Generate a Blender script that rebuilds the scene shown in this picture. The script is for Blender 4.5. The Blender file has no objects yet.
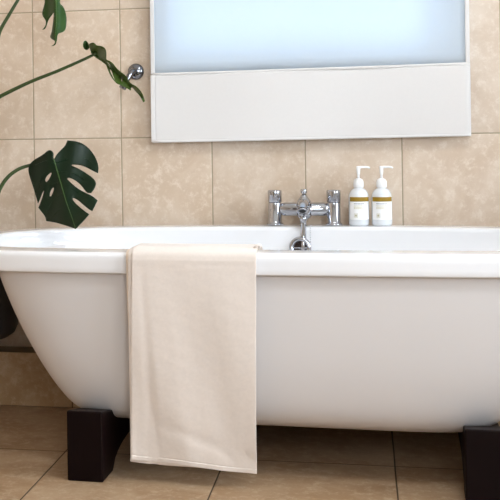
import bpy, bmesh, math, random
from mathutils import Vector, Matrix, noise
from mathutils.geometry import delaunay_2d_cdt
random.seed(4)
SC = bpy.context.scene
COL = SC.collection
PI = math.pi

# ------------------------------------------------------------------ camera
YAW, PIT, ROL = 0.2212, -0.0001, -0.0143
CX, CY, CH, F = 95.837, 133.957, 0.8296, 1200.0
CD = F / 330.0
fwd = Vector((-math.sin(YAW), math.cos(YAW), 0)); rgt = Vector((math.cos(YAW), math.sin(YAW), 0)); upv = Vector((0, 0, 1))
fwd, upv = fwd * math.cos(PIT) - upv * math.sin(PIT), upv * math.cos(PIT) + fwd * math.sin(PIT)
rgt, upv = rgt * math.cos(ROL) + upv * math.sin(ROL), upv * math.cos(ROL) - rgt * math.sin(ROL)
CAM = Vector((0, -CD, CH))
cd = bpy.data.cameras.new('camera'); co = bpy.data.objects.new('camera', cd); COL.objects.link(co)
m = Matrix((rgt, upv, -fwd)).transposed().to_4x4(); m.translation = CAM
co.matrix_world = m
cd.sensor_width = 36; cd.lens = F / 500 * 36; cd.shift_x = (250 - CX) / 500; cd.shift_y = (CY - 250) / 500
cd.clip_start = 0.05
SC.camera = co

def at(u, v, y):
    """world point on the vertical plane Y = y that the photo shows at u, v"""
    d = fwd + rgt * (u - CX) / F - upv * (v - CY) / F
    return CAM + d * ((y - CAM.y) / d.y)

# ------------------------------------------------------------------ materials
def new_mat(name):
    mt = bpy.data.materials.new(name); mt.use_nodes = True
    nt = mt.node_tree; b = nt.nodes['Principled BSDF']
    return mt, nt, b
def lin(c):
    return tuple(((x / 255) / 12.92 if x / 255 <= .04045 else ((x / 255 + .055) / 1.055) ** 2.4) for x in c) + (1,)
def nd(nt, t, **kw):
    n = nt.nodes.new(t)
    for k, v in kw.items(): setattr(n, k, v)
    return n
def mth(nt, op, a, b=None, c=None):
    n = nt.nodes.new('ShaderNodeMath'); n.operation = op
    for i, x in enumerate((a, b, c)):
        if x is None: continue
        if isinstance(x, (int, float)): n.inputs[i].default_value = x
        else: nt.links.new(x, n.inputs[i])
    return n.outputs[0]
def mixc(nt, fac, a, b, blend='MIX'):
    n = nt.nodes.new('ShaderNodeMix'); n.data_type = 'RGBA'; n.blend_type = blend
    for i, x in ((0, fac), (6, a), (7, b)):
        if isinstance(x, (int, float)): n.inputs[i].default_value = x
        elif isinstance(x, tuple): n.inputs[i].default_value = x
        else: nt.links.new(x, n.inputs[i])
    return n.outputs[2]
def simple(name, rgb, rough=.5, metal=0, coat=0, sub=0, bump=None, spec=None, trans=0, var=0.03, vscale=8):
    mt, nt, b = new_mat(name)
    c = lin(rgb)
    geo = nd(nt, 'ShaderNodeTexCoord')
    nz = nd(nt, 'ShaderNodeTexNoise'); nz.inputs['Scale'].default_value = vscale; nz.inputs['Detail'].default_value = 4
    nt.links.new(geo.outputs['Object'], nz.inputs['Vector'])
    lo = tuple(x * (1 - var) for x in c[:3]) + (1,); hi = tuple(min(1, x * (1 + var)) for x in c[:3]) + (1,)
    nt.links.new(mixc(nt, nz.outputs['Fac'], lo, hi), b.inputs['Base Color'])
    b.inputs['Roughness'].default_value = rough; b.inputs['Metallic'].default_value = metal
    b.inputs['Coat Weight'].default_value = coat; b.inputs['Coat Roughness'].default_value = .05
    if sub: b.inputs['Subsurface Weight'].default_value = sub; b.inputs['Subsurface Radius'].default_value = (.01, .01, .01)
    if spec is not None: b.inputs['Specular IOR Level'].default_value = spec
    b.inputs['Transmission Weight'].default_value = trans
    if bump:
        n2 = nd(nt, 'ShaderNodeTexNoise'); n2.inputs['Scale'].default_value = bump[0]; n2.inputs['Detail'].default_value = 5
        nt.links.new(geo.outputs['Object'], n2.inputs['Vector'])
        bp = nd(nt, 'ShaderNodeBump'); bp.inputs['Strength'].default_value = bump[1]; bp.inputs['Distance'].default_value = .002
        nt.links.new(n2.outputs['Fac'], bp.inputs['Height']); nt.links.new(bp.outputs['Normal'], b.inputs['Normal'])
    return mt

def tiles(name, axes, size, off, base, light, dark, grout, gw=.0022, rough=.35, seed=0., pore=1.0):
    mt, nt, b = new_mat(name)
    geo = nd(nt, 'ShaderNodeNewGeometry'); sp = nd(nt, 'ShaderNodeSeparateXYZ')
    nt.links.new(geo.outputs['Position'], sp.inputs[0])
    P = geo.outputs['Position']
    # joints a touch wavy, as laid by hand
    wn = nd(nt, 'ShaderNodeTexNoise'); wn.inputs['Scale'].default_value = 3.0
    nt.links.new(P, wn.inputs['Vector'])
    wob = mth(nt, 'MULTIPLY', mth(nt, 'SUBTRACT', wn.outputs['Fac'], .5), .003)
    ds, ids = [], []
    for a, s, o in zip(axes, size, off):
        q = mth(nt, 'DIVIDE', mth(nt, 'ADD', mth(nt, 'SUBTRACT', sp.outputs[a], o), wob), s)
        fl = mth(nt, 'FLOOR', q); fr = mth(nt, 'SUBTRACT', q, fl)
        ds.append(mth(nt, 'MULTIPLY', mth(nt, 'MINIMUM', fr, mth(nt, 'SUBTRACT', 1.0, fr)), s)); ids.append(fl)
    dist = mth(nt, 'MINIMUM', ds[0], ds[1])
    idv = nd(nt, 'ShaderNodeCombineXYZ'); nt.links.new(ids[0], idv.inputs[0]); nt.links.new(ids[1], idv.inputs[1]); idv.inputs[2].default_value = seed
    wh = nd(nt, 'ShaderNodeTexWhiteNoise'); wh.noise_dimensions = '3D'; nt.links.new(idv.outputs[0], wh.inputs['Vector'])
    offv = nd(nt, 'ShaderNodeVectorMath'); offv.operation = 'MULTIPLY_ADD'
    nt.links.new(wh.outputs['Color'], offv.inputs[0]); offv.inputs[1].default_value = (9, 9, 9); nt.links.new(P, offv.inputs[2])
    V = offv.outputs[0]
    def nz(scale, det, rgh=.55, dis=0.):
        n = nd(nt, 'ShaderNodeTexNoise'); n.inputs['Scale'].default_value = scale; n.inputs['Detail'].default_value = det
        n.inputs['Roughness'].default_value = rgh; n.inputs['Distortion'].default_value = dis
        nt.links.new(V, n.inputs['Vector']); return n.outputs['Fac']
    def ramp(x, a, c):
        n = nd(nt, 'ShaderNodeMapRange'); n.interpolation_type = 'SMOOTHSTEP'
        nt.links.new(x, n.inputs[0]); n.inputs[1].default_value = a; n.inputs[2].default_value = c
        return n.outputs[0]
    c1 = mixc(nt, ramp(nz(6, 6, .6, .6), .35, .68), lin(dark), lin(base))
    c2 = mixc(nt, mth(nt, 'MULTIPLY', ramp(nz(38, 8, .8, .2), .47, .66), .6), c1, lin(light))
    c3 = mixc(nt, mth(nt, 'MULTIPLY', ramp(nz(60, 6, .7), .55, .75),   .5 * pore), c2, lin(dark))
    tone = mth(nt, 'MULTIPLY_ADD', wh.outputs['Value'], .07, .965)
    hs = nd(nt, 'ShaderNodeHueSaturation'); nt.links.new(c3, hs.inputs['Color']); nt.links.new(tone, hs.inputs['Value'])
    gmask = ramp(dist, gw * .45, gw)
    nt.links.new(mixc(nt, gmask, lin(grout), hs.outputs[0]), b.inputs['Base Color'])
    r1 = mth(nt, 'MULTIPLY_ADD', nz(20, 4), .15, rough - .07)
    nt.links.new(mth(nt, 'MAXIMUM', r1, mth(nt, 'MULTIPLY', mth(nt, 'SUBTRACT', 1.0, gmask), .9)), b.inputs['Roughness'])
    h = mth(nt, 'ADD', ramp(dist, gw * .4, gw * 2.2), mth(nt, 'MULTIPLY', nz(40, 6), .18))
    bp = nd(nt, 'ShaderNodeBump'); bp.inputs['Strength'].default_value = .5; bp.inputs['Distance'].default_value = .0012
    nt.links.new(h, bp.inputs['Height']); nt.links.new(bp.outputs['Normal'], b.inputs['Normal'])
    return mt

WC = dict(base=(217, 198, 178), light=(231, 217, 202), dark=(203, 180, 156), grout=(158, 144, 118))
M_wall = tiles('travertine wall tiles', (0, 2), (.28, .3979), (-1.0167, .8165), seed=1., **WC)
M_side = tiles('travertine side wall tiles', (1, 2), (.28, .3979), (0, .8165), seed=3., **WC)
M_step = tiles('travertine ledge tiles', (0, 2), (.42, .30), (-1.30, -.135), (196, 168, 134), (206, 180, 150), (170, 138, 100), (110, 88, 58), seed=6.)
M_floor = tiles('brown stone floor tiles', (0, 1), (.4184, .492), (-.3594, -.592), (176, 148, 118), (200, 178, 152), (154, 122, 90), (72, 58, 42), gw=.0026, rough=.42, seed=5.)
M_paint = simple('white ceiling paint', (240, 238, 232), .8)
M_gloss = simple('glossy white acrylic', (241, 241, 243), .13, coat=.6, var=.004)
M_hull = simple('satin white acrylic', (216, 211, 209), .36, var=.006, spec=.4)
M_chrome = simple('polished chrome', (186, 188, 194), .06, metal=1, var=.01)
M_chrome2 = simple('chrome with painted dark reflections', (128, 130, 136), .08, metal=1, var=.05)  # base colour darkened to stand in for dark reflections in the chrome
M_mouth_shade = simple('painted spout mouth shade', (22, 22, 24), .5)
M_wood = simple('espresso stained wood', (17, 6, 6), .5, var=.25, vscale=14, bump=(60, .1), spec=.1)
M_door = simple('added dark door', (58, 34, 24), .4, var=.2, vscale=10)
M_frame = simple('white window plastic', (236, 238, 240), .35)
M_pump = simple('white pump plastic', (246, 246, 246), .3, var=.005)
M_label = simple('white label paper', (250, 250, 250), .45, var=.005)
M_band = simple('ochre label band', (152, 120, 22), .4, var=.05)
M_ink = simple('grey label ink', (96, 92, 88), .6)
M_ink2 = simple('pale olive label ink', (196, 186, 130), .6)
M_ink3 = simple('stone label emblem ink', (196, 190, 160), .6)
M_pot = simple('charcoal glazed pot', (62, 60, 62), .5, var=.1, bump=(25, .2))
M_soil = simple('dark potting soil', (52, 38, 28), .95, var=.4, vscale=60, bump=(90, 1))
M_stem = simple('green stem', (48, 66, 22), .5, var=.3, vscale=20)
M_rib = simple('pale green midrib', (58, 92, 32), .4, var=.1)
M_stool = simple('pale oak stool', (170, 130, 90), .5, var=.15)

def leaf_mat(name, c1, c2):
    mt, nt, b = new_mat(name)
    tc = nd(nt, 'ShaderNodeTexCoord'); n = nd(nt, 'ShaderNodeTexNoise'); n.inputs['Scale'].default_value = 18; n.inputs['Detail'].default_value = 5
    nt.links.new(tc.outputs['Object'], n.inputs['Vector'])
    nt.links.new(mixc(nt, n.outputs['Fac'], lin(c1), lin(c2)), b.inputs['Base Color'])
    b.inputs['Roughness'].default_value = .42; b.inputs['Specular IOR Level'].default_value = .22
    bp = nd(nt, 'ShaderNodeBump'); bp.inputs['Strength'].default_value = .25; bp.inputs['Distance'].default_value = .003
    nt.links.new(n.outputs['Fac'], bp.inputs['Height']); nt.links.new(bp.outputs['Normal'], b.inputs['Normal'])
    tr = nd(nt, 'ShaderNodeBsdfTranslucent'); tr.inputs[0].default_value = lin((70, 120, 30))
    mx = nd(nt, 'ShaderNodeMixShader'); mx.inputs[0].default_value = .12
    out = nt.nodes['Material Output']
    nt.links.new(b.outputs[0], mx.inputs[1]); nt.links.new(tr.outputs[0], mx.inputs[2]); nt.links.new(mx.outputs[0], out.inputs[0])
    return mt
M_leafA = leaf_mat('deep green leaf', (12, 28, 14), (22, 42, 22))
M_leafB = leaf_mat('fresh green leaf', (50, 74, 22), (80, 98, 38))
M_leafC = leaf_mat('mid green leaf', (34, 62, 24), (58, 88, 40))

def cloth(name, rgb, transl=0., tcol=(255, 255, 255), weave=900, strength=.25, blotch=.05):
    mt, nt, b = new_mat(name)
    tc = nd(nt, 'ShaderNodeTexCoord')
    w1 = nd(nt, 'ShaderNodeTexWave'); w1.bands_direction = 'X'; w1.inputs['Scale'].default_value = weave / 6.28; w1.inputs['Distortion'].default_value = 1.5
    w2 = nd(nt, 'ShaderNodeTexWave'); w2.bands_direction = 'Z'; w2.inputs['Scale'].default_value = weave / 6.28; w2.inputs['Distortion'].default_value = 1.5
    for w in (w1, w2): nt.links.new(tc.outputs['Object'], w.inputs['Vector'])
    nz = nd(nt, 'ShaderNodeTexNoise'); nz.inputs['Scale'].default_value = 120; nz.inputs['Detail'].default_value = 6
    nt.links.new(tc.outputs['Object'], nz.inputs['Vector'])
    c = lin(rgb)
    k = mth(nt, 'MULTIPLY', nz.outputs['Fac'], 1.0)
    col = mixc(nt, k, tuple(x * (1 - blotch) for x in c[:3]) + (1,), tuple(min(1, x * (1 + blotch)) for x in c[:3]) + (1,))
    nt.links.new(col, b.inputs['Base Color'])
    b.inputs['Roughness'].default_value = .9; b.inputs['Sheen Weight'].default_value = .15
    h = mth(nt, 'ADD', mth(nt, 'ADD', w1.outputs['Fac'], w2.outputs['Fac']), nz.outputs['Fac'])
    bp = nd(nt, 'ShaderNodeBump'); bp.inputs['Strength'].default_value = strength; bp.inputs['Distance'].default_value = .001
    nt.links.new(h, bp.inputs['Height']); nt.links.new(bp.outputs['Normal'], b.inputs['Normal'])
    if transl:
        tr = nd(nt, 'ShaderNodeBsdfTranslucent'); tr.inputs[0].default_value = lin(tcol)
        mx = nd(nt, 'ShaderNodeMixShader'); mx.inputs[0].default_value = transl
        nt.links.new(b.outputs[0], mx.inputs[1]); nt.links.new(tr.outputs[0], mx.inputs[2])
        nt.links.new(mx.outputs[0], nt.nodes['Material Output'].inputs[0])
    return mt
M_towel = cloth('cream cotton', (234, 222, 212), strength=.5, blotch=.06)
M_towel2 = cloth('cream cotton inner layer', (230, 212, 192), strength=.5)
M_blind = cloth('white blind fabric', (236, 240, 243), .5, (222, 238, 252), weave=1500, strength=.12, blotch=.02)
M_blindhem = cloth('white doubled blind fabric', (243, 240, 238), .25, (244, 240, 236), weave=1500, strength=.12, blotch=.02)

mt, nt, b = new_mat('window glass')
tp = nd(nt, 'ShaderNodeBsdfTransparent'); gl = nd(nt, 'ShaderNodeBsdfGlossy'); gl.inputs['Roughness'].default_value = .02
fr = nd(nt, 'ShaderNodeFresnel'); mx = nd(nt, 'ShaderNodeMixShader')
nt.links.new(fr.outputs[0], mx.inputs[0]); nt.links.new(tp.outputs[0], mx.inputs[1]); nt.links.new(gl.outputs[0], mx.inputs[2])
nt.links.new(mx.outputs[0], nt.nodes['Material Output'].inputs[0]); M_glass = mt

# bottle plastic: milky, half clear
M_bottle = simple('milky translucent plastic', (226, 229, 233), .18, coat=.5, sub=.2, var=.01)
mt, nt, b = new_mat('added lamp diffuser')
b.inputs['Emission Color'].default_value = (1, .98, .96, 1); b.inputs['Emission Strength'].default_value = 6
M_lamp = mt

# ------------------------------------------------------------------ mesh helpers
def link(name, bm, mat, parent=None, smooth=True, mods=()):
    me = bpy.data.meshes.new(name); bm.normal_update(); bm.to_mesh(me); bm.free()
    for p in me.polygons: p.use_smooth = smooth
    o = bpy.data.objects.new(name, me); COL.objects.link(o)
    for mm in (mat if isinstance(mat, (list, tuple)) else [mat]): me.materials.append(mm)
    if parent: o.parent = parent
    for t, kw in mods:
        md = o.modifiers.new(t.lower(), t)
        for k, v in kw.items(): setattr(md, k, v)
    return o
def thing(name, label, cat, loc=(0, 0, 0), rz=0, group=None):
    o = bpy.data.objects.new(name, None); COL.objects.link(o); o.empty_display_size = .05
    o.location = loc; o.rotation_euler = (0, 0, rz); o['label'] = label; o['category'] = cat
    if group: o['group'] = group
    return o
def box(bm, lo, hi, bev=0):
    r = bmesh.ops.create_cube(bm, size=1)
    for v in r['verts']:
        v.co = Vector([(lo[i] + hi[i]) / 2 + v.co[i] * (hi[i] - lo[i]) for i in range(3)])
    if bev:
        es = list({e for v in r['verts'] for e in v.link_edges})
        bmesh.ops.bevel(bm, geom=es, offset=bev, segments=3, affect='EDGES', profile=.6)
def lathe(bm, prof, center=(0, 0, 0), axis=None, n=40, cap=True):
    """prof: list of (r, h) revolved about an axis through center"""
    ax = Vector(axis or (0, 0, 1)).normalized()
    s = ax.orthogonal().normalized(); t = ax.cross(s)
    c = Vector(center); rings = []
    for r, h in prof:
        if r < 1e-6: rings.append([bm.verts.new(c + ax * h)])
        else: rings.append([bm.verts.new(c + ax * h + (s * math.cos(2 * PI * k / n) + t * math.sin(2 * PI * k / n)) * r) for k in range(n)])
    for A, B in zip(rings, rings[1:]):
        for k in range(n):
            k2 = (k + 1) % n
            if len(A) == 1 and len(B) == 1: continue
            if len(A) == 1: bm.faces.new((A[0], B[k], B[k2]))
            elif len(B) == 1: bm.faces.new((A[k], A[k2], B[0]))
            else: bm.faces.new((A[k], A[k2], B[k2], B[k]))
    if cap:
        for R in (rings[0], rings[-1]):
            if len(R) > 1: bm.faces.new(R)
    bmesh.ops.recalc_face_normals(bm, faces=bm.faces)
def tube(bm, pts, rad, n=12, sub=6, cap=True):
    """smooth tube through pts; rad a number or a list per point"""
    P = [Vector(p) for p in pts]
    R = rad if isinstance(rad, (list, tuple)) else [rad] * len(P)
    Q, QR = [], []
    for i in range(len(P) - 1):
        p0 = P[max(i - 1, 0)]; p1 = P[i]; p2 = P[i + 1]; p3 = P[min(i + 2, len(P) - 1)]
        for k in range(sub):
            t = k / sub
            Q.append(.5 * ((2 * p1) + (p2 - p0) * t + (2 * p0 - 5 * p1 + 4 * p2 - p3) * t * t + (3 * p1 - p0 - 3 * p2 + p3) * t ** 3))
            QR.append(R[i] * (1 - t) + R[i + 1] * t)
    Q.append(P[-1]); QR.append(R[-1])
    tn = (Q[1] - Q[0]).normalized(); s = tn.orthogonal().normalized(); rings = []
    for i, q in enumerate(Q):
        tn = (Q[min(i + 1, len(Q) - 1)] - Q[max(i - 1, 0)]).normalized()
        s = (s - tn * s.dot(tn)).normalized(); t = tn.cross(s)
        rings.append([bm.verts.new(q + (s * math.cos(2 * PI * k / n) + t * math.sin(2 * PI * k / n)) * QR[i]) for k in range(n)])
    for A, B in zip(rings, rings[1:]):
        for k in range(n): bm.faces.new((A[k], A[(k + 1) % n], B[(k + 1) % n], B[k]))
    if cap: bm.faces.new(rings[0]); bm.faces.new(rings[-1])
    bmesh.ops.recalc_face_normals(bm, faces=bm.faces)
def structure(name, bm, mat, smooth=False, parent=None):
    o = link(name, bm, mat, parent, smooth)
    if parent is None: o['kind'] = 'structure'
    return o
B = bmesh.new

# ------------------------------------------------------------------ room shell
XL, XR, YF, ZC = -1.75, 1.7, -4.3, 2.45
WX0, WX1, WZ0, WZ1 = -.625, .28, 1.02, 2.08          # opening behind the blind
bm = B(); T = .08
box(bm, (XL - .1, 0, 0), (WX0, T, ZC)); box(bm, (WX1, 0, 0), (XR + .1, T, ZC))
box(bm, (WX0, 0, 0), (WX1, T, WZ0)); box(bm, (WX0, 0, WZ1), (WX1, T, ZC))
structure('wall_back', bm, M_wall)
bm = B(); box(bm, (XL - .1, YF - .1, -.1), (XR + .1, T, 0)); structure('floor', bm, M_floor)
bm = B(); box(bm, (XL - .1, YF - .1, ZC), (XR + .1, T, ZC + .1)); structure('ceiling', bm, M_paint)
bm = B(); box(bm, (XL - .1, YF, 0), (XL, 0, ZC)); structure('wall_left', bm, M_side)
# right wall with a daylight window
RY0, RY1, RZ0, RZ1 = -2.2, -.7, .85, 2.15
FX0, FX1 = 0.0, 1.55
bm = B()
box(bm, (XR, YF, 0), (XR + .1, RY0, ZC)); box(bm, (XR, RY1, 0), (XR + .1, 0, ZC))
box(bm, (XR, RY0, 0), (XR + .1, RY1, RZ0)); box(bm, (XR, RY0, RZ1), (XR + .1, RY1, ZC))
structure('wall_right', bm, M_paint)
bm = B()
box(bm, (XL - .1, YF - .1, 0), (FX0, YF, ZC)); box(bm, (FX1, YF - .1, 0), (XR + .1, YF, ZC))
box(bm, (FX0, YF - .1, 0), (FX1, YF, 1.0)); box(bm, (FX0, YF - .1, 2.15), (FX1, YF, ZC))
structure('wall_front', bm, M_paint)

def window(name, along, a0, a1, z0, z1, d0, d1):
    """along 0: spans x; along 1: spans y; d0..d1 its depth"""
    def bb(bm, A0, A1, Z0, Z1, D0, D1):
        if along == 0: box(bm, (A0, D0, Z0), (A1, D1, Z1), .004)
        else: box(bm, (D0, A0, Z0), (D1, A1, Z1), .004)
    w = .05
    bm = B()
    bb(bm, a0, a0 + w, z0, z1, d0, d1); bb(bm, a1 - w, a1, z0, z1, d0, d1)
    bb(bm, a0 + w, a1 - w, z0, z0 + w, d0, d1); bb(bm, a0 + w, a1 - w, z1 - w, z1, d0, d1)
    mid = a1 - w - .055 if along == 0 else (a0 + a1) / 2 - .02
    bb(bm, mid, mid + .04, z0 + w, z1 - w, d0, d1)
    fo = structure(name, bm, M_frame, smooth=False)
    bm = B(); dm = (d0 + d1) / 2
    if along == 0: box(bm, (a0 + w, dm - .003, z0 + w), (a1 - w, dm + .003, z1 - w))
    else: box(bm, (dm - .003, a0 + w, z0 + w), (dm + .003, a1 - w, z1 - w))
    link('window_pane', bm, M_glass, fo, False)
window('window_1', 0, WX0, WX1, WZ0, WZ1, .03, .07)
window('window_2', 1, RY0, RY1, RZ0, RZ1, XR + .03, XR + .07)

bm = B(); box(bm, (-1.45, YF, 0), (-.62, YF + .035, 2.02), .004)  # unseen dark door, added to give the chrome something dark to reflect
for z0, z1 in ((.12, .95), (1.05, 1.9)): box(bm, (-1.33, YF + .035, z0), (-.74, YF + .045, z1), .006)
dr = structure('added_door_1', bm, M_door)
bm = B(); lathe(bm, [(.0, 0), (.024, 0), (.024, .008), (.009, .01), (.009, .045), (.0, .045)], (-.69, YF + .035, 1.0), (0, 1, 0), 20); tube(bm, [(-.69, YF + .078, 1.0), (-.82, YF + .078, 1.0)], .009); link('door_handle', bm, M_chrome, dr)
window('added_window_3', 0, FX0, FX1, 1.0, 2.15, YF - .07, YF - .03)  # unseen window, added to bring front light onto the tub

# low tiled ledge boxing in the pipes along the back wall
bm = B(); box(bm, (XL, -.10, 0), (XR, 0, .164), .002)
structure('trim_1', bm, M_step)

# ------------------------------------------------------------------ bathtub
TUB = (-.21, -.425, 0); TR = math.radians(-2.0)
tub = thing('bathtub', 'white freestanding bathtub on dark wooden block feet against the tiled wall', 'bathtub', TUB, TR)
def ring(a, b_, n=2.8, k=160, z=0, dx=0, nf=None):
    o = []; nb = n
    for i in range(k):
        t = 2 * PI * i / k; c, s = math.cos(t), math.sin(t)
        if nf: n = nf if s < 0 else nb
        o.append(Vector((dx + a * math.copysign(abs(c) ** (2 / n), c), b_ * math.copysign(abs(s) ** (2 / n), s), z)))
    return o
def loft(bm, rings, closed=False, cap0=False, cap1=False):
    V = [[bm.verts.new(p) for p in r] for r in rings]
    n = len(V[0]); prs = list(zip(V, V[1:])) + ([(V[-1], V[0])] if closed else [])
    for A, C in prs:
        for k in range(n): bm.faces.new((A[k], A[(k + 1) % n], C[(k + 1) % n], C[k]))
    if cap0: bm.faces.new(V[0])
    if cap1: bm.faces.new(V[-1])
    bmesh.ops.recalc_face_normals(bm, faces=bm.faces)
RT = .55
def slope(bm):      # the tub stands a hair out of level, higher at the wall
    for v in bm.verts: v.co.z += (.012 * v.co.y + .004 * v.co.x) * v.co.z / .55
A0, B0 = .92, .395       # outer half sizes of the rim
HULL = [(.505, .728, .378), (.44, .704, .377), (.36, .668, .375), (.28, .624, .372), (.22, .586, .366), (.175, .552, .357), (.147, .526, .342), (.128, .498, .315), (.116, .477, .272), (.109, .435, .21), (.107, .36, .13)]
def hull_at(z):
    for (z1, a1, b1), (z0, a0, b0) in zip(HULL, HULL[1:]):
        if z0 <= z <= z1:
            t = (z - z0) / (z1 - z0); return a0 + (a1 - a0) * t, b0 + (b1 - b0) * t
    return (HULL[0][1:] if z > .5 else HULL[-1][1:])
def smooth_prof(pr, sub=4):
    out = []
    for i in range(len(pr) - 1):
        p0 = pr[max(i - 1, 0)]; p1 = pr[i]; p2 = pr[i + 1]; p3 = pr[min(i + 2, len(pr) - 1)]
        for k in range(sub):
            t = k / sub
            out.append(tuple(.5 * (2 * b + (c - a) * t + (2 * a - 5 * b + 4 * c - d) * t * t + (3 * b - a - 3 * c + d) * t ** 3) for a, b, c, d in zip(p0, p1, p2, p3)))
    out.append(pr[-1]); return out
bm = B()
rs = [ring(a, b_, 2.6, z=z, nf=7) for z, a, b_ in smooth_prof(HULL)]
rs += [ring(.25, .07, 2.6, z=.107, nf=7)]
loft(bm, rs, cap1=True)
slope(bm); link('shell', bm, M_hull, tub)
# rim: rolled section (inset from the outer edge, z)
sec = [(.030, .4975), (.004, .4975), (.0025, .4980), (.0008, .4995), (0, .5015), (0, .512), (0, .528), (0, .5375), (.001, .5415), (.003, .545), (.006, .5475), (.010, .5490), (.015, .5496), (.018, .5497), (.045, .5497), (.080, .5497), (.084, .5495), (.088, .5486), (.0915, .5465), (.0940, .5430), (.0955, .5385), (.0955, .533)]
bm = B()
loft(bm, [ring(A0 - i, B0 - i, 2.6, z=z, nf=4.6) for i, z in sec])
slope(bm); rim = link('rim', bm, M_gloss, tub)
# inner basin
ins = [(.536, .8235, .2985), (.51, .815, .296), (.46, .750, .292), (.36, .690, .286), (.27, .64, .268), (.20, .595, .24), (.165, .56, .21), (.15, .51, .17), (.145, .42, .11)]
bm = B()
rs = [ring(a, b_, 2.6, z=z, nf=3.8) for z, a, b_ in smooth_prof(ins)]
rs += [ring(.2, .05, 2.6, z=.143, nf=3.8)]
loft(bm, rs, cap1=True); bmesh.ops.reverse_faces(bm, faces=bm.faces)
slope(bm); link('basin', bm, M_gloss, tub)

# dark wooden cradle feet
def cradle(bm, x0, x1):
    yf = .440; yb = .312; zt = .168
    top = []
    xm = abs((x0 + x1) / 2)
    def hz(y):      # underside of the shell above y at the foot
        best = .107
        for k in range(200):
            z = .107 + k * .0009
            a, b_ = hull_at(z)
            pw = 7 if y < 0 else 2.6
            lim = b_ * max(0, 1 - (min(xm / a, 1)) ** pw) ** (1 / pw)
            if lim >= abs(y): return z
        return .2645
    N = 40
    for k in range(N + 1):
        y = -yf + (yf + yb) * k / N
        top.append((y, min(zt - .17 * max(0, y + yf - .004) if y < 0 else zt - .06, hz(y) + .004)))
    # underside arch between the two feet
    und = []
    for k in range(21):
        y = .22 - .56 * k / 20
        und.append((y, .052 * max(0, 1 - (abs(y + .06) / .28) ** 3.2) ** .6))
    prof = top + [(yb, 0)] + und + [(-yf, 0)]
    A = [bm.verts.new((x0, y, z)) for y, z in prof]; C = [bm.verts.new((x1, y, z)) for y, z in prof]
    n = len(prof)
    bm.faces.new(A); bm.faces.new(C)
    for k in range(n): bm.faces.new((A[k], A[(k + 1) % n], C[(k + 1) % n], C[k]))
    bmesh.ops.recalc_face_normals(bm, faces=bm.faces)
for x0 in (-.484, .430):
    bm = B(); cradle(bm, x0, x0 + .088)
    link('foot', bm, M_wood, tub, False, [('BEVEL', dict(width=.0035, segments=3, limit_method='ANGLE', angle_limit=math.radians(50)))])
# overflow cover on the far inner wall
ov = Vector((.012, .287, .4945))
bm = B()
lathe(bm, [(.024, .0), (.031, .001), (.0315, .006), (.029, .009), (.022, .010), (.019, .007), (.019, .002)], ov, (0, -1, .12), 36)
ovo = link('overflow_cover', bm, M_chrome, tub)
bm = B(); lathe(bm, [(.0, .0035), (.019, .0035)], ov, (0, -1, .12), 30, cap=False); link('overflow_hole', bm, M_chrome, ovo)
bm = B()
for sx in (-1, 1):
    tube(bm, [ov + Vector((.018 * sx, -.008, 0)), ov + Vector((0, -.009, .0))], .002, 8)
link('grille', bm, M_chrome, ovo)

# ------------------------------------------------------------------ bath mixer
tap = thing('bath_mixer_tap', 'chrome bath mixer tap with two pillars standing on the back rim', 'tap', (-.179, -.072, RT + .0050), 0)
HX = .0850
for sx in (-1, 1):
    x = sx * HX
    bm = B(); lathe(bm, [(.0, 0), (.0245, 0), (.0245, .004), (.0220, .006), (.0198, .008), (.0198, .064), (.0190, .066), (.0, .066)], (x, 0, 0))
    link('pillar', bm, M_chrome, tap)
    bm = B(); lathe(bm, [(.0, .0665), (.0188, .0665), (.0204, .068), (.0204, .098), (.0194, .1015), (.0172, .1022), (.0, .1022)], (x, 0, 0))
    hd = link('handle', bm, M_chrome, tap)
    bm = B(); box(bm, (x - .003, -.0216, .078), (x + .003, -.0196, .098), .0008); link('indicator', bm, M_chrome, hd)
bm = B(); lathe(bm, [(.0, -HX + .016), (.0175, -HX + .016), (.0178, -.062), (.0196, -.058), (.0196, .058), (.0178, .062), (.0175, HX - .016), (.0, HX - .016)], (0, -.002, .046), (1, 0, 0))
link('bar', bm, M_chrome, tap)
bm = B()
lathe(bm, [(.0, -.027), (.014, -.027), (.021, -.02), (.0245, -.008), (.0245, .012), (.020, .024), (.011, .036), (.009, .042), (.0, .042)], (0, -.006, .046))
link('body', bm, M_chrome, tap)
bm = B(); lathe(bm, [(.0, 0), (.007, 0), (.006, .006), (.0095, .010), (.0095, .018), (.008, .020), (.0, .020)], (0, -.006, .085)); link('diverter_knob', bm, M_chrome, tap)
bm = B()
tube(bm, [(0, -.010, .054), (0, -.045, .062), (0, -.078, .060), (0, -.098, .048)], [.0165, .0155, .0145, .0138], 24, cap=False)
sp = link('spout', bm, M_chrome, tap)
bm = B(); lathe(bm, [(.0, .0), (.0138, .0), (.0138, .003), (.0105, .004), (.0100, .001), (.0, .001)], (0, -.0975, .0485), (0, -.60, -.80), 30); link('aerator', bm, [M_chrome], sp)
bm = B(); lathe(bm, [(.0, .0), (.0092, .0)], (0, -.0995, .0458), (0, -.60, -.80), 24, cap=False); link('nozzle_shade', bm, M_mouth_shade, sp)  # near-black disc, paints the shade inside the spout mouth
bm = B(); lathe(bm, [(.0, .0), (.0105, .0), (.0105, .012), (.0085, .014), (.0085, .026), (.0, .026)], (0, -.056, .030), (0, -.05, -1), 20); link('hose_nut', bm, M_chrome, tap)
# the shower hose hangs into the tub
bm = B()
pts = [Vector((0, -.058, .010)), Vector((0, -.0595, -.02)), Vector((-.001, -.064, -.06)), Vector((-.002, -.070, -.12)), Vector((-.006, -.080, -.2)), Vector((-.02, -.10, -.30)), Vector((-.10, -.14, -.375)), Vector((-.22, -.20, -.385))]
tube(bm, pts, .0082, 14, 14)
hs = link('shower_hose', bm, M_chrome, tap)

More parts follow.
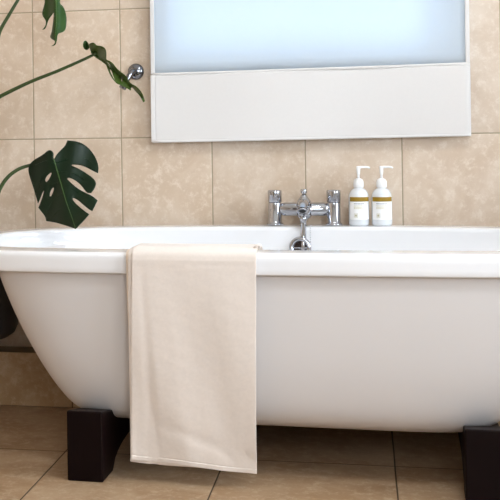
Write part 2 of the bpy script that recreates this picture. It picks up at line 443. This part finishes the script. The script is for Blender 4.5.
# plug chain
bm = B()
for k in range(22):
    c = Vector((.020, -.071, .002 - k * .0065)); bmesh.ops.create_uvsphere(bm, u_segments=8, v_segments=6, radius=.0017, matrix=Matrix.Translation(c))
link('plug_chain', bm, M_chrome, tap)

# ------------------------------------------------------------------ pump bottles
def patch(r, a0, a1, z0, z1, n=14):
    bm = B(); V = []
    for k in range(n + 1):
        a = a0 + (a1 - a0) * k / n
        V.append((bm.verts.new((r * math.sin(a), -r * math.cos(a), z0)), bm.verts.new((r * math.sin(a), -r * math.cos(a), z1))))
    for p, q in zip(V, V[1:]): bm.faces.new((p[0], q[0], q[1], p[1]))
    return bm
def merge(bms):
    out = B()
    for b_ in bms:
        me = bpy.data.meshes.new('t'); b_.to_mesh(me); b_.free(); out.from_mesh(me); bpy.data.meshes.remove(me)
    return out
R0 = .0288
bot = thing('pump_bottle', 'white pump bottle with ochre band, left one, beside the tap', 'bottle', (-.0225, -.076, RT + .0050), math.radians(8), 'pump bottles on the back rim of the tub')
bm = B(); lathe(bm, [(.0, .0015), (.019, .001), (.0258, 0), (.0278, .002), (R0, .006), (R0, .081), (.0281, .087), (.0257, .094), (.0215, .1005), (.017, .1045), (.0125, .1065), (.0115, .108), (.0115, .112)], n=48)
link('bottle_body', bm, M_bottle, bot)
lab = link('label', patch(R0 + .0003, -1.15, 1.15, .0175, .0835, 30), M_label, bot)
link('label_band', patch(R0 + .0006, -1.15, 1.15, .0695, .0825, 30), M_band, lab)
ws = [(-.62, -.50), (-.48, -.36), (-.34, -.26), (-.22, -.1), (-.08, .02), (.05, .17), (.2, .3), (.32, .42)]
link('label_title', merge([patch(R0 + .0006, a, c, .0622, .0640, 2) for a, c in ws]), M_ink, lab)
ln = []
for z, e in ((.0565, .35), (.0525, .20), (.0485, .28)):
    a = -.62
    while a < e: w = random.uniform(.06, .16); ln.append(patch(R0 + .0006, a, min(a + w, e), z, z + .0014, 2)); a += w + .03
link('label_text', merge(ln), M_ink2, lab)
sq = [patch(R0 + .0006, -.60, -.24, .0240, .0249, 4), patch(R0 + .0006, -.60, -.24, .0343, .0352, 4), patch(R0 + .0006, -.60, -.57, .0240, .0352, 2), patch(R0 + .0006, -.27, -.24, .0240, .0352, 2), patch(R0 + .0006, -.52, -.32, .0265, .0325, 3)]
link('label_emblem', merge(sq), M_ink3, lab)
bm = B(); lathe(bm, [(.0, .1085), (.0140, .1085), (.0148, .1100), (.0148, .1225), (.0142, .127), (.0118, .1315), (.0075, .1345), (.0055, .1355), (.0, .1355)], n=36); link('pump_collar', bm, M_pump, bot)
bm = B(); lathe(bm, [(.0, .134), (.0036, .134), (.0036, .145), (.0048, .150), (.0056, .163), (.0058, .1685), (.0050, .1705), (.0, .1708)], n=20)
hd = link('pump_head', bm, M_pump, bot)
bm = B(); tube(bm, [(0, 0, .1672), (.012, 0, .1678), (.024, 0, .1675), (.033, 0, .1650)], [.0038, .0034, .0028, .0023], 14); link('nozzle', bm, M_pump, hd)
def copy_tree(o, parent=None):
    c = o.copy(); COL.objects.link(c); c.parent = parent
    for ch in list(o.children): copy_tree(ch, c)
    return c
b2 = copy_tree(bot); b2.location = (.0425, -.077, RT + .0050); b2.rotation_euler.z = math.radians(3)
b2['label'] = 'white pump bottle with ochre band, right one, farthest from the tap'

# ------------------------------------------------------------------ wall fitting left of the blind
rose = thing('shower_bracket', 'round chrome shower fitting with angled outlet on the tiled wall', 'bathroom fitting', (-.688, 0, 1.020))
bm = B(); lathe(bm, [(.0, 0), (.0250, 0), (.0255, .003), (.0235, .008), (.019, .012), (.012, .015), (.0, .016)], (0, 0, 0), (0, -1, 0), 40); link('wall_flange', bm, M_chrome2, rose)
bm = B(); tube(bm, [(0, -.010, 0), (-.001, -.040, .001), (-.009, -.056, -.012), (-.020, -.064, -.034), (-.026, -.068, -.046)], [.0085, .0088, .0085, .0082, .0085], 20); link('elbow', bm, M_chrome2, rose)
bm = B(); lathe(bm, [(.0, -.004), (.0105, -.004), (.0112, 0), (.0112, .012), (.010, .014), (.0, .014)], (-.024, -.067, -.042), (-.5, -.2, -1), 24); link('outlet_nut', bm, M_chrome2, rose)

# ------------------------------------------------------------------ roman blind
bl = thing('roman_blind', 'white fabric roman blind with a deep doubled hem over the window', 'blind', (-.1675, -.03, .80))
def sheet(z0, z1, y0, amp, bowx, nx=60, nz=30, x0=-.466, x1=.463, seed=0, zl=0, zr=0):
    bm = B(); V = []
    for j in range(nz + 1):
        t = j / nz; row = []
        for i in range(nx + 1):
            s = i / nx; x = x0 + (x1 - x0) * s
            zb = zl * (1 - s) + zr * s
            z = z0 + zb + (z1 - z0) * t
            y = y0 - amp * noise.noise(Vector((x * 3 + seed, z * 1.2, seed))) - bowx * math.sin(PI * s)
            row.append(bm.verts.new((x, y, z)))
        V.append(row)
    for a, c in zip(V, V[1:]):
        for i in range(nx): bm.faces.new((a[i], a[i + 1], c[i + 1], c[i]))
    return bm
link('fabric_panel', sheet(.205, 1.36, .004, .004, .0, zl=.0, zr=.006), M_blind, bl, mods=[('SOLIDIFY', dict(thickness=.0008))])
hp = link('hem_panel', sheet(.000, .205, -.006, .010, .0, seed=5, zl=.0, zr=.008), M_blindhem, bl, mods=[('SOLIDIFY', dict(thickness=.003))])
bm = B()
tube(bm, [(-.466, -.003, .209), (-.2, -.006, .210), (.1, -.005, .213), (.463, -.003, .217)], .0042, 12)
link('batten_fold', bm, M_blindhem, bl)
# stitched edges
bm = B(); 
tube(bm, [(-.464, -.0085, .004), (-.2, -.0095, .0055), (.1, -.0085, .0085), (.462, -.0085, .0115)], .0034, 10)
link('bottom_hem', bm, M_blindhem, hp)
for x, zz in ((-.463, 0), (.457, .006)):
    bm = B(); box(bm, (x - .006, -.0085, .003 + zz), (x + .006, -.0055, .206 + zz), .001); link('side_hem', bm, M_blindhem, hp)
    bm = B(); box(bm, (x - .006, -.001, .21 + zz), (x + .006, .003, 1.36), .001); link('side_hem', bm, M_blindhem, bl)
bm = B(); box(bm, (-.47, -.012, 1.35), (.47, .03, 1.39), .003); link('head_rail', bm, M_frame, bl)

# ------------------------------------------------------------------ towel over the front rim
tw = thing('bath_towel', 'cream cotton towel folded over the front rim of the bathtub', 'towel', TUB, TR)
def towel_path(off, zbot):
    """(distance outward from the tub's long axis, z) from inside the basin over the rim and down"""
    o = off
    return [(.270 - o, .40), (.276 - o, .46), (.284 - o, .52), (.291 - o, .539 + o * .3), (.307, .5460 + o), (.335, .5468 + o), (.365, .5466 + o), (.385, .5455 + o), (.3970 + o * .8, .5405 + o * .5), (.4010 + o, .532), (.4020 + o, .515), (.403 + o, .48), (.405 + o, .40), (.406 + o, .30), (.406 + o, .20), (.406 + o, .10), (.406 + o, .04), (.406 + o, .0125), (.4055 + o, .0105), (.406 + o, .0085), (.406 + o, zbot)]
def towel_sheet(off, xl0, xr0, xl1, xr1, zl, zr, seed, amp):
    bm = B(); nx = 70; P0 = smooth_prof(towel_path(off, 0), 6); L = len(P0); V = []
    for j, (d, z) in enumerate(P0):
        row = []
        fall = max(0, min(1, (.56 - z) / .5)) if j > L * .45 else 0
        for i in range(nx + 1):
            s = i / nx
            x = (xl0 * (1 - fall) + xl1 * fall) * (1 - s) + (xr0 * (1 - fall) + xr1 * fall) * s
            zb = zl * (1 - s) + zr * s + .0015 * math.sin(s * 9 + seed)
            zz = z
            if j > L * .45: zz = .53 - (.53 - z) * (.53 - zb) / .53 if z < .53 else z
            w = 0
            if j > L * .5:
                w = amp * fall * (noise.noise(Vector((x * 7 + zz * 2.5 + seed, zz * 2.2, seed))) * 1.1 + .55 * noise.noise(Vector((x * 16, zz * 6 + x * 9, seed + 3))))
                w += amp * .5 * fall * math.sin((x * 30 + zz * 11))
                # soft crossways crease low down, as in a cloth that was folded
                w -= .0035 * math.exp(-((zz - (.118 - .10 * (s - .45))) / .014) ** 2) * max(0, min(1, (s - .1) * 3)) * 0.7
                w -= .003 * math.exp(-((x + .295 - .06 * (.4 - zz)) / .012) ** 2) * min(1, fall * 1.5)
            if j > L * .5 and z < .0095: w += .0016
            elif j > L * .5 and z < .0117: w -= .0008
            row.append(bm.verts.new((x, -(d + max(w, -.004) + .0025 * fall), zz)))
        V.append(row)
    for a, c in zip(V, V[1:]):
        for i in range(nx): bm.faces.new((a[i], a[i + 1], c[i + 1], c[i]))
    bmesh.ops.recalc_face_normals(bm, faces=bm.faces)
    return bm
# tub-local x of the towel edges
SOL = [('SOLIDIFY', dict(thickness=.0032, offset=0)), ('BEVEL', dict(width=.0011, segments=2, limit_method='ANGLE', angle_limit=math.radians(60)))]
link('inner_fold', towel_sheet(.0020, -.341, -.034, -.329, -.047, .045, .040, 2.0, .002), M_towel2, tw, mods=SOL)
link('middle_fold', towel_sheet(.0060, -.334, -.031, -.334, -.042, .048, .037, 3.0, .003), M_towel, tw, mods=SOL)
of = link('outer_fold', towel_sheet(.0105, -.3235, -.028, -.330, -.033, .056, .036, 4.0, .005), M_towel, tw, mods=SOL)

bm = B()
tube(bm, [(-.036, -.372, .5535), (-.028, -.372, .556), (-.0235, -.378, .561), (-.0245, -.386, .564), (-.031, -.388, .561), (-.036, -.385, .5565)], .0034, 10)
link('hanging_loop', bm, M_towel, tw)

# ------------------------------------------------------------------ swiss cheese plant
plant = thing('potted_monstera', 'dark potted split-leaf plant on a stool at the left end of the bath', 'plant', (-1.190, -.200, .222))
PO = Vector((-1.190, -.200, .222))
bm = B(); lathe(bm, [(.0, 0), (.110, 0), (.138, .006), (.155, .018), (.165, .040), (.169, .09), (.171, .16), (.173, .23), (.175, .25), (.170, .254), (.162, .248), (.158, .215), (.0, .213)], n=64); pot = link('pot', bm, M_pot, plant)
bm = B(); lathe(bm, [(.158, .216), (.12, .226), (.06, .222), (.0, .228)], n=32, cap=False); link('soil', bm, M_soil, plant)
bm = B(); tube(bm, [(-.03, 0, .24), (-.05, .01, .42), (-.03, .0, .60), (-.045, -.01, .78)], [.016, .015, .014, .010], 14); link('main_stem', bm, M_stem, plant)

def inside(p, poly):
    x, y = p; c = False; j = len(poly) - 1
    for i in range(len(poly)):
        xi, yi = poly[i]; xj, yj = poly[j]
        if (yi > y) != (yj > y) and x < (xj - xi) * (y - yi) / (yj - yi) + xi: c = not c
        j = i
    return c
def chaikin(poly, it=2, keep=()):
    keep = {tuple(k) for k in keep}
    for _ in range(it):
        out = []
        n = len(poly)
        for i in range(n):
            p, q = poly[i], poly[(i + 1) % n]
            if tuple(p) in keep: out.append(p)
            else: out.append((p[0] * .75 + q[0] * .25, p[1] * .75 + q[1] * .25))
            if tuple(q) not in keep: out.append((p[0] * .25 + q[0] * .75, p[1] * .25 + q[1] * .75))
        poly = out
    return poly
def leaf(name, outline, holes, depth, mat, step=2.0, tips=(), rib=None, veins=(), thick=.0012):
    """blade cut along its real outline, then bent in depth"""
    loops = [chaikin(outline, 2, tips)] + [chaikin(h, 2) for h in holes]
    pts, edges = [], []
    for lp in loops:
        s = len(pts); pts += [Vector(p) for p in lp]
        edges += [(s + i, s + (i + 1) % len(lp)) for i in range(len(lp))]
    us = [p[0] for p in loops[0]]; vs = [p[1] for p in loops[0]]
    u = min(us)
    while u < max(us):
        v = min(vs)
        while v < max(vs):
            q = (u + random.uniform(-.3, .3), v + random.uniform(-.3, .3))
            if inside(q, loops[0]) and not any(inside(q, h) for h in loops[1:]):
                if min((q[0] - p.x) ** 2 + (q[1] - p.y) ** 2 for p in pts[:sum(map(len, loops))]) > (step * .4) ** 2: pts.append(Vector(q))
            v += step
        u += step
    vv, ee, ff, *_ = delaunay_2d_cdt(pts, edges, [], 0, 1e-4)
    bm = B(); W = [bm.verts.new(at(p.x, p.y, depth(p.x, p.y)) - PO) for p in vv]
    for f_ in ff:
        c = sum((vv[i] for i in f_), Vector((0, 0))) / len(f_)
        if inside(c, loops[0]) and not any(inside(c, h) for h in loops[1:]):
            try: bm.faces.new([W[i] for i in f_])
            except ValueError: pass
    loose = [v for v in bm.verts if not v.link_faces]
    bmesh.ops.delete(bm, geom=loose, context='VERTS')
    bmesh.ops.recalc_face_normals(bm, faces=bm.faces)
    o = link(name, bm, mat, plant, mods=[('SOLIDIFY', dict(thickness=thick, offset=0))])
    if rib:
        bm = B(); tube(bm, [at(a, c, depth(a, c) - .0012) - PO for a, c in rib], [.0019 - .0013 * k / (len(rib) - 1) for k in range(len(rib))], 8)
        r = link('midrib', bm, M_rib, o)
        if veins:
            bm = B()
            for vn in veins: tube(bm, [at(a, c, depth(a, c) - .0005) - PO for a, c in vn], [.0009] * (len(vn) - 1) + [.0003], 6, 4)
            link('side_veins', bm, M_leafA2, o)
    return o
M_leafA2 = leaf_mat('leaf vein', (20, 42, 22), (28, 54, 28))
def S(pts, sc, ox, oy): return [(x / sc + ox, y / sc + oy) for x, y in pts]

# large front-facing leaf above the tub
oa = S([(170, 122), (182, 98), (205, 74), (228, 52), (236, 27), (272, 29), (310, 41), (340, 62), (366, 92), (384, 125), (394, 162), (390, 191), (362, 178), (330, 160), (300, 150), (262, 147), (256, 153), (290, 166), (330, 190), (366, 215), (382, 240), (375, 265), (356, 290), (334, 290), (318, 268), (300, 245), (270, 222), (243, 212), (235, 219), (250, 234), (270, 254), (300, 275), (332, 291), (362, 305), (388, 328), (376, 352), (362, 380), (345, 372), (320, 352), (290, 325), (266, 313), (262, 323), (280, 345), (310, 370), (346, 397), (325, 422), (300, 448), (278, 470), (250, 459), (220, 450), (180, 438), (131, 430), (127, 408), (104, 380), (92, 364), (104, 336), (115, 302), (121, 275), (112, 288), (101, 318), (90, 342), (78, 298), (60, 242), (46, 200), (41, 172), (45, 150), (65, 128), (95, 110), (120, 95), (140, 76), (158, 76), (169, 92), (167, 110)], 5, 20, 135)
ta = S([(236, 27), (390, 191), (356, 290), (388, 328), (362, 380), (346, 397), (278, 470), (131, 430), (92, 364), (90, 342)], 5, 20, 135)
ha = [S([(127, 232), (126, 218), (138, 200), (157, 186), (158, 196), (146, 220), (134, 236)], 5, 20, 135),
      S([(148, 308), (150, 286), (163, 262), (171, 264), (167, 284), (157, 306)], 5, 20, 135)]
def dA(u, v):
    # axis runs from the notch (54,160) to the tip (75,228); blade hangs forward at the tip and folds along the rib
    ax, ay = .295, .955; px, py = u - 54, v - 160
    t = px * ax + py * ay; s = px * ay - py * ax
    return -.37 - .0006 * t - .00002 * max(t, 0) ** 2 + .00075 * abs(s) + .00001 * s * s + .004 * math.sin(s * .22 + t * .12)
ribA = S([(168, 120), (182, 165), (202, 235), (218, 290), (235, 345), (255, 400), (276, 462)], 5, 20, 135)
veA = [S(v, 5, 20, 135) for v in ([(176, 140), (240, 120), (330, 120), (375, 160)], [(186, 180), (260, 190), (330, 225), (360, 270)], [(200, 235), (250, 262), (310, 300), (360, 350)], [(216, 290), (250, 330), (310, 385)], [(176, 145), (130, 130), (75, 150)], [(184, 180), (120, 190), (85, 290)], [(198, 235), (150, 260), (118, 330)], [(214, 290), (165, 330), (125, 390)], [(232, 345), (190, 380), (150, 425)])]
leaf('leaf', oa, ha, dA, M_leafA, 2.2, ta, ribA, veA)
# leaf seen nearly edge-on in front of the wall fitting
ob = S([(76, 118), (68, 92), (62, 66), (80, 56), (98, 55), (112, 66), (118, 76), (150, 78), (174, 90), (188, 112), (189, 150), (186, 178), (210, 184), (238, 204), (262, 240), (300, 270), (333, 297), (346, 322), (366, 350), (395, 362), (428, 390), (452, 432), (465, 475), (453, 480), (428, 434), (398, 404), (368, 366), (362, 396), (330, 377), (295, 360), (262, 347), (240, 322), (214, 282), (196, 236), (187, 212), (150, 186), (104, 156)], 7.143, 80, 35)
tb = S([(465, 475), (453, 480), (362, 396)], 7.143, 80, 35)
hb = [S([(194, 190), (206, 200), (218, 222), (222, 236), (206, 222), (197, 206)], 7.143, 80, 35),
      S([(216, 240), (228, 262), (238, 292), (256, 330), (242, 314), (226, 284), (214, 256)], 7.143, 80, 35),
      S([(290, 302), (298, 308), (303, 330), (296, 332)], 7.143, 80, 35)]
def dB(u, v):
    ax, ay = .74, .67; px, py = u - 90, v - 50
    t = px * ax + py * ay; s = px * ay - py * ax
    return -.40 + .0042 * t - .009 * s * (1 if s > 0 else -1) + .006 * math.sin(t * .5)
leaf('leaf', ob, hb, dB, M_leafB, 1.5, tb, S([(78, 128), (120, 135), (170, 165), (215, 225), (270, 290), (340, 350)], 7.143, 80, 35))
oc = S([(22, 62), (30, 42), (42, 38), (54, 52), (64, 70), (66, 94), (54, 108), (36, 106), (24, 88)], 7.143, 80, 35)
leaf('leaf_lobe', oc, [], lambda u, v: -.39 + .02 * math.cos((u - 86) * .8), M_leafC, 1.2)
# hanging leaf cut by the top of the photo
od = S([(104, 0), (86, 80), (70, 128), (80, 168), (101, 194), (112, 222), (104, 262), (74, 297), (100, 291), (118, 252), (131, 204), (160, 160), (190, 122), (186, 190), (176, 270), (166, 330), (149, 369), (170, 394), (203, 410), (196, 440), (163, 464), (204, 452), (219, 402), (226, 338), (265, 326), (302, 306), (313, 250), (316, 180), (302, 110), (280, 62), (244, 35), (262, -40), (330, -110), (300, -220), (190, -280), (90, -230), (40, -130), (60, -50)], 10, 35, 0)
td = S([(74, 297), (163, 464), (190, 122)], 10, 35, 0)
def dD(u, v):
    s = u - 57
    return -.33 - .0016 * (v + 28) + .006 * abs(s) ** .9 + .006 * math.sin(s * .55)
leaf('leaf', od, [], dD, M_leafC, 1.8, td, S([(195, -270), (205, -100), (212, 60), (215, 200), (205, 330), (203, 430)], 10, 35, 0))

def stalk(px, r0=.0055, r1=.0036, name='leaf_stalk', start=(-.04, 0, .45)):
    P = [Vector(start)] + [at(a, c, y) - PO for a, c, y in px]
    n = len(P); bm = B(); tube(bm, P, [r0 + (r1 - r0) * k / (n - 1) for k in range(n)], 12, 8)
    return link(name, bm, M_stem, plant)
stalk([(-12, 212, -.36), (0, 188.5, -.35), (8, 177, -.345), (18, 169.5, -.337), (29, 165.5, -.330), (42, 162.5, -.335), (50, 160.5, -.350), (53.8, 160, -.366)], .0065, .0038, start=(-.04, 0, .38))
stalk([(-14, 105, -.39), (0, 96.5, -.40), (30, 82, -.40), (60, 70, -.405), (91, 56, -.40), (95, 52.5, -.40)], .0065, .0034, start=(-.045, 0, .72))
stalk([(-12, 60, -.36), (0, 31, -.36), (9, 15, -.36), (18.5, -1, -.355), (34, -28, -.345), (54.5, -28, -.333)], .0065, .0036, start=(-.045, 0, .77))

# stool that carries the pot
st = thing('plant_stool', 'small round oak stool under the dark plant pot, mostly outside the picture', 'stool', (-1.24, -.200, 0))
bm = B(); lathe(bm, [(.0, .196), (.125, .196), (.13, .2), (.13, .217), (.126, .2212), (.0, .2212)], (.02, 0, 0), n=48); link('seat', bm, M_stool, st)
for k in range(3):
    a = 2 * PI * k / 3 + PI
    bm = B(); tube(bm, [(.0 + .06 * math.cos(a), .06 * math.sin(a), .2), (.0 + .085 * math.cos(a), .085 * math.sin(a), .0)], [.014, .011], 14); link('leg', bm, M_stool, st)

# ------------------------------------------------------------------ unseen ceiling lamp, added to give light from above
lamp = thing('added_ceiling_light', 'round white flush ceiling light, unseen, added to light the bathroom from above', 'lamp', (.35, -1.7, ZC))
bm = B(); lathe(bm, [(.0, 0), (.20, 0), (.20, -.03), (.19, -.035), (.0, -.035)], n=48); link('base', bm, M_frame, lamp)
bm = B(); lathe(bm, [(.185, -.036), (.18, -.06), (.14, -.085), (.07, -.10), (.0, -.104)], n=48, cap=False); link('lamp_diffuser', bm, M_lamp, lamp)

# ------------------------------------------------------------------ light
w = bpy.data.worlds.new('sky'); SC.world = w; w.use_nodes = True
bgn = w.node_tree.nodes['Background']
sky = w.node_tree.nodes.new('ShaderNodeTexSky'); sky.sky_type = 'HOSEK_WILKIE'; sky.turbidity = 4; sky.sun_direction = Vector((.4, -.6, .7)).normalized()
w.node_tree.links.new(sky.outputs[0], bgn.inputs[0]); bgn.inputs[1].default_value = 1.0
def area(name, loc, rot, sx, sy, power, col):
    l = bpy.data.lights.new(name, 'AREA'); l.shape = 'RECTANGLE'; l.size = sx; l.size_y = sy; l.energy = power; l.color = col
    o = bpy.data.objects.new(name, l); COL.objects.link(o); o.location = loc; o.rotation_euler = rot; return o
# daylight through the window behind the blind
area('daylight_back_window', ((WX0 + WX1) / 2, .70, (WZ0 + WZ1) / 2 - .2), (-PI / 2, 0, 0), 3.4, 3.2, 112, (.84, .93, 1.0))
# daylight through the window in the right wall
area('daylight_side_window', (XR + .12, (RY0 + RY1) / 2, (RZ0 + RZ1) / 2), (0, PI / 2, 0), 1.25, 1.45, 104, (.83, .915, 1.0))
# fill light through the added, unseen window behind the camera
area('added_front_fill', ((FX0 + FX1) / 2, YF - .12, 1.58), (PI / 2, 0, 0), 1.5, 1.1, 60, (.83, .915, 1.0))
# overhead fill that goes with the added ceiling lamp
l = bpy.data.lights.new('added_ceiling_fill', 'AREA'); l.shape = 'DISK'; l.size = .34; l.energy = 14; l.color = (.88, .95, 1)
o = bpy.data.objects.new('added_ceiling_fill', l); COL.objects.link(o); o.location = (.35, -1.7, ZC - .12)

SC.view_settings.view_transform = 'Standard'; SC.view_settings.look = 'None'
SC.view_settings.gamma = 1; SC.view_settings.use_curve_mapping = False
SC.view_settings.exposure = 0.0
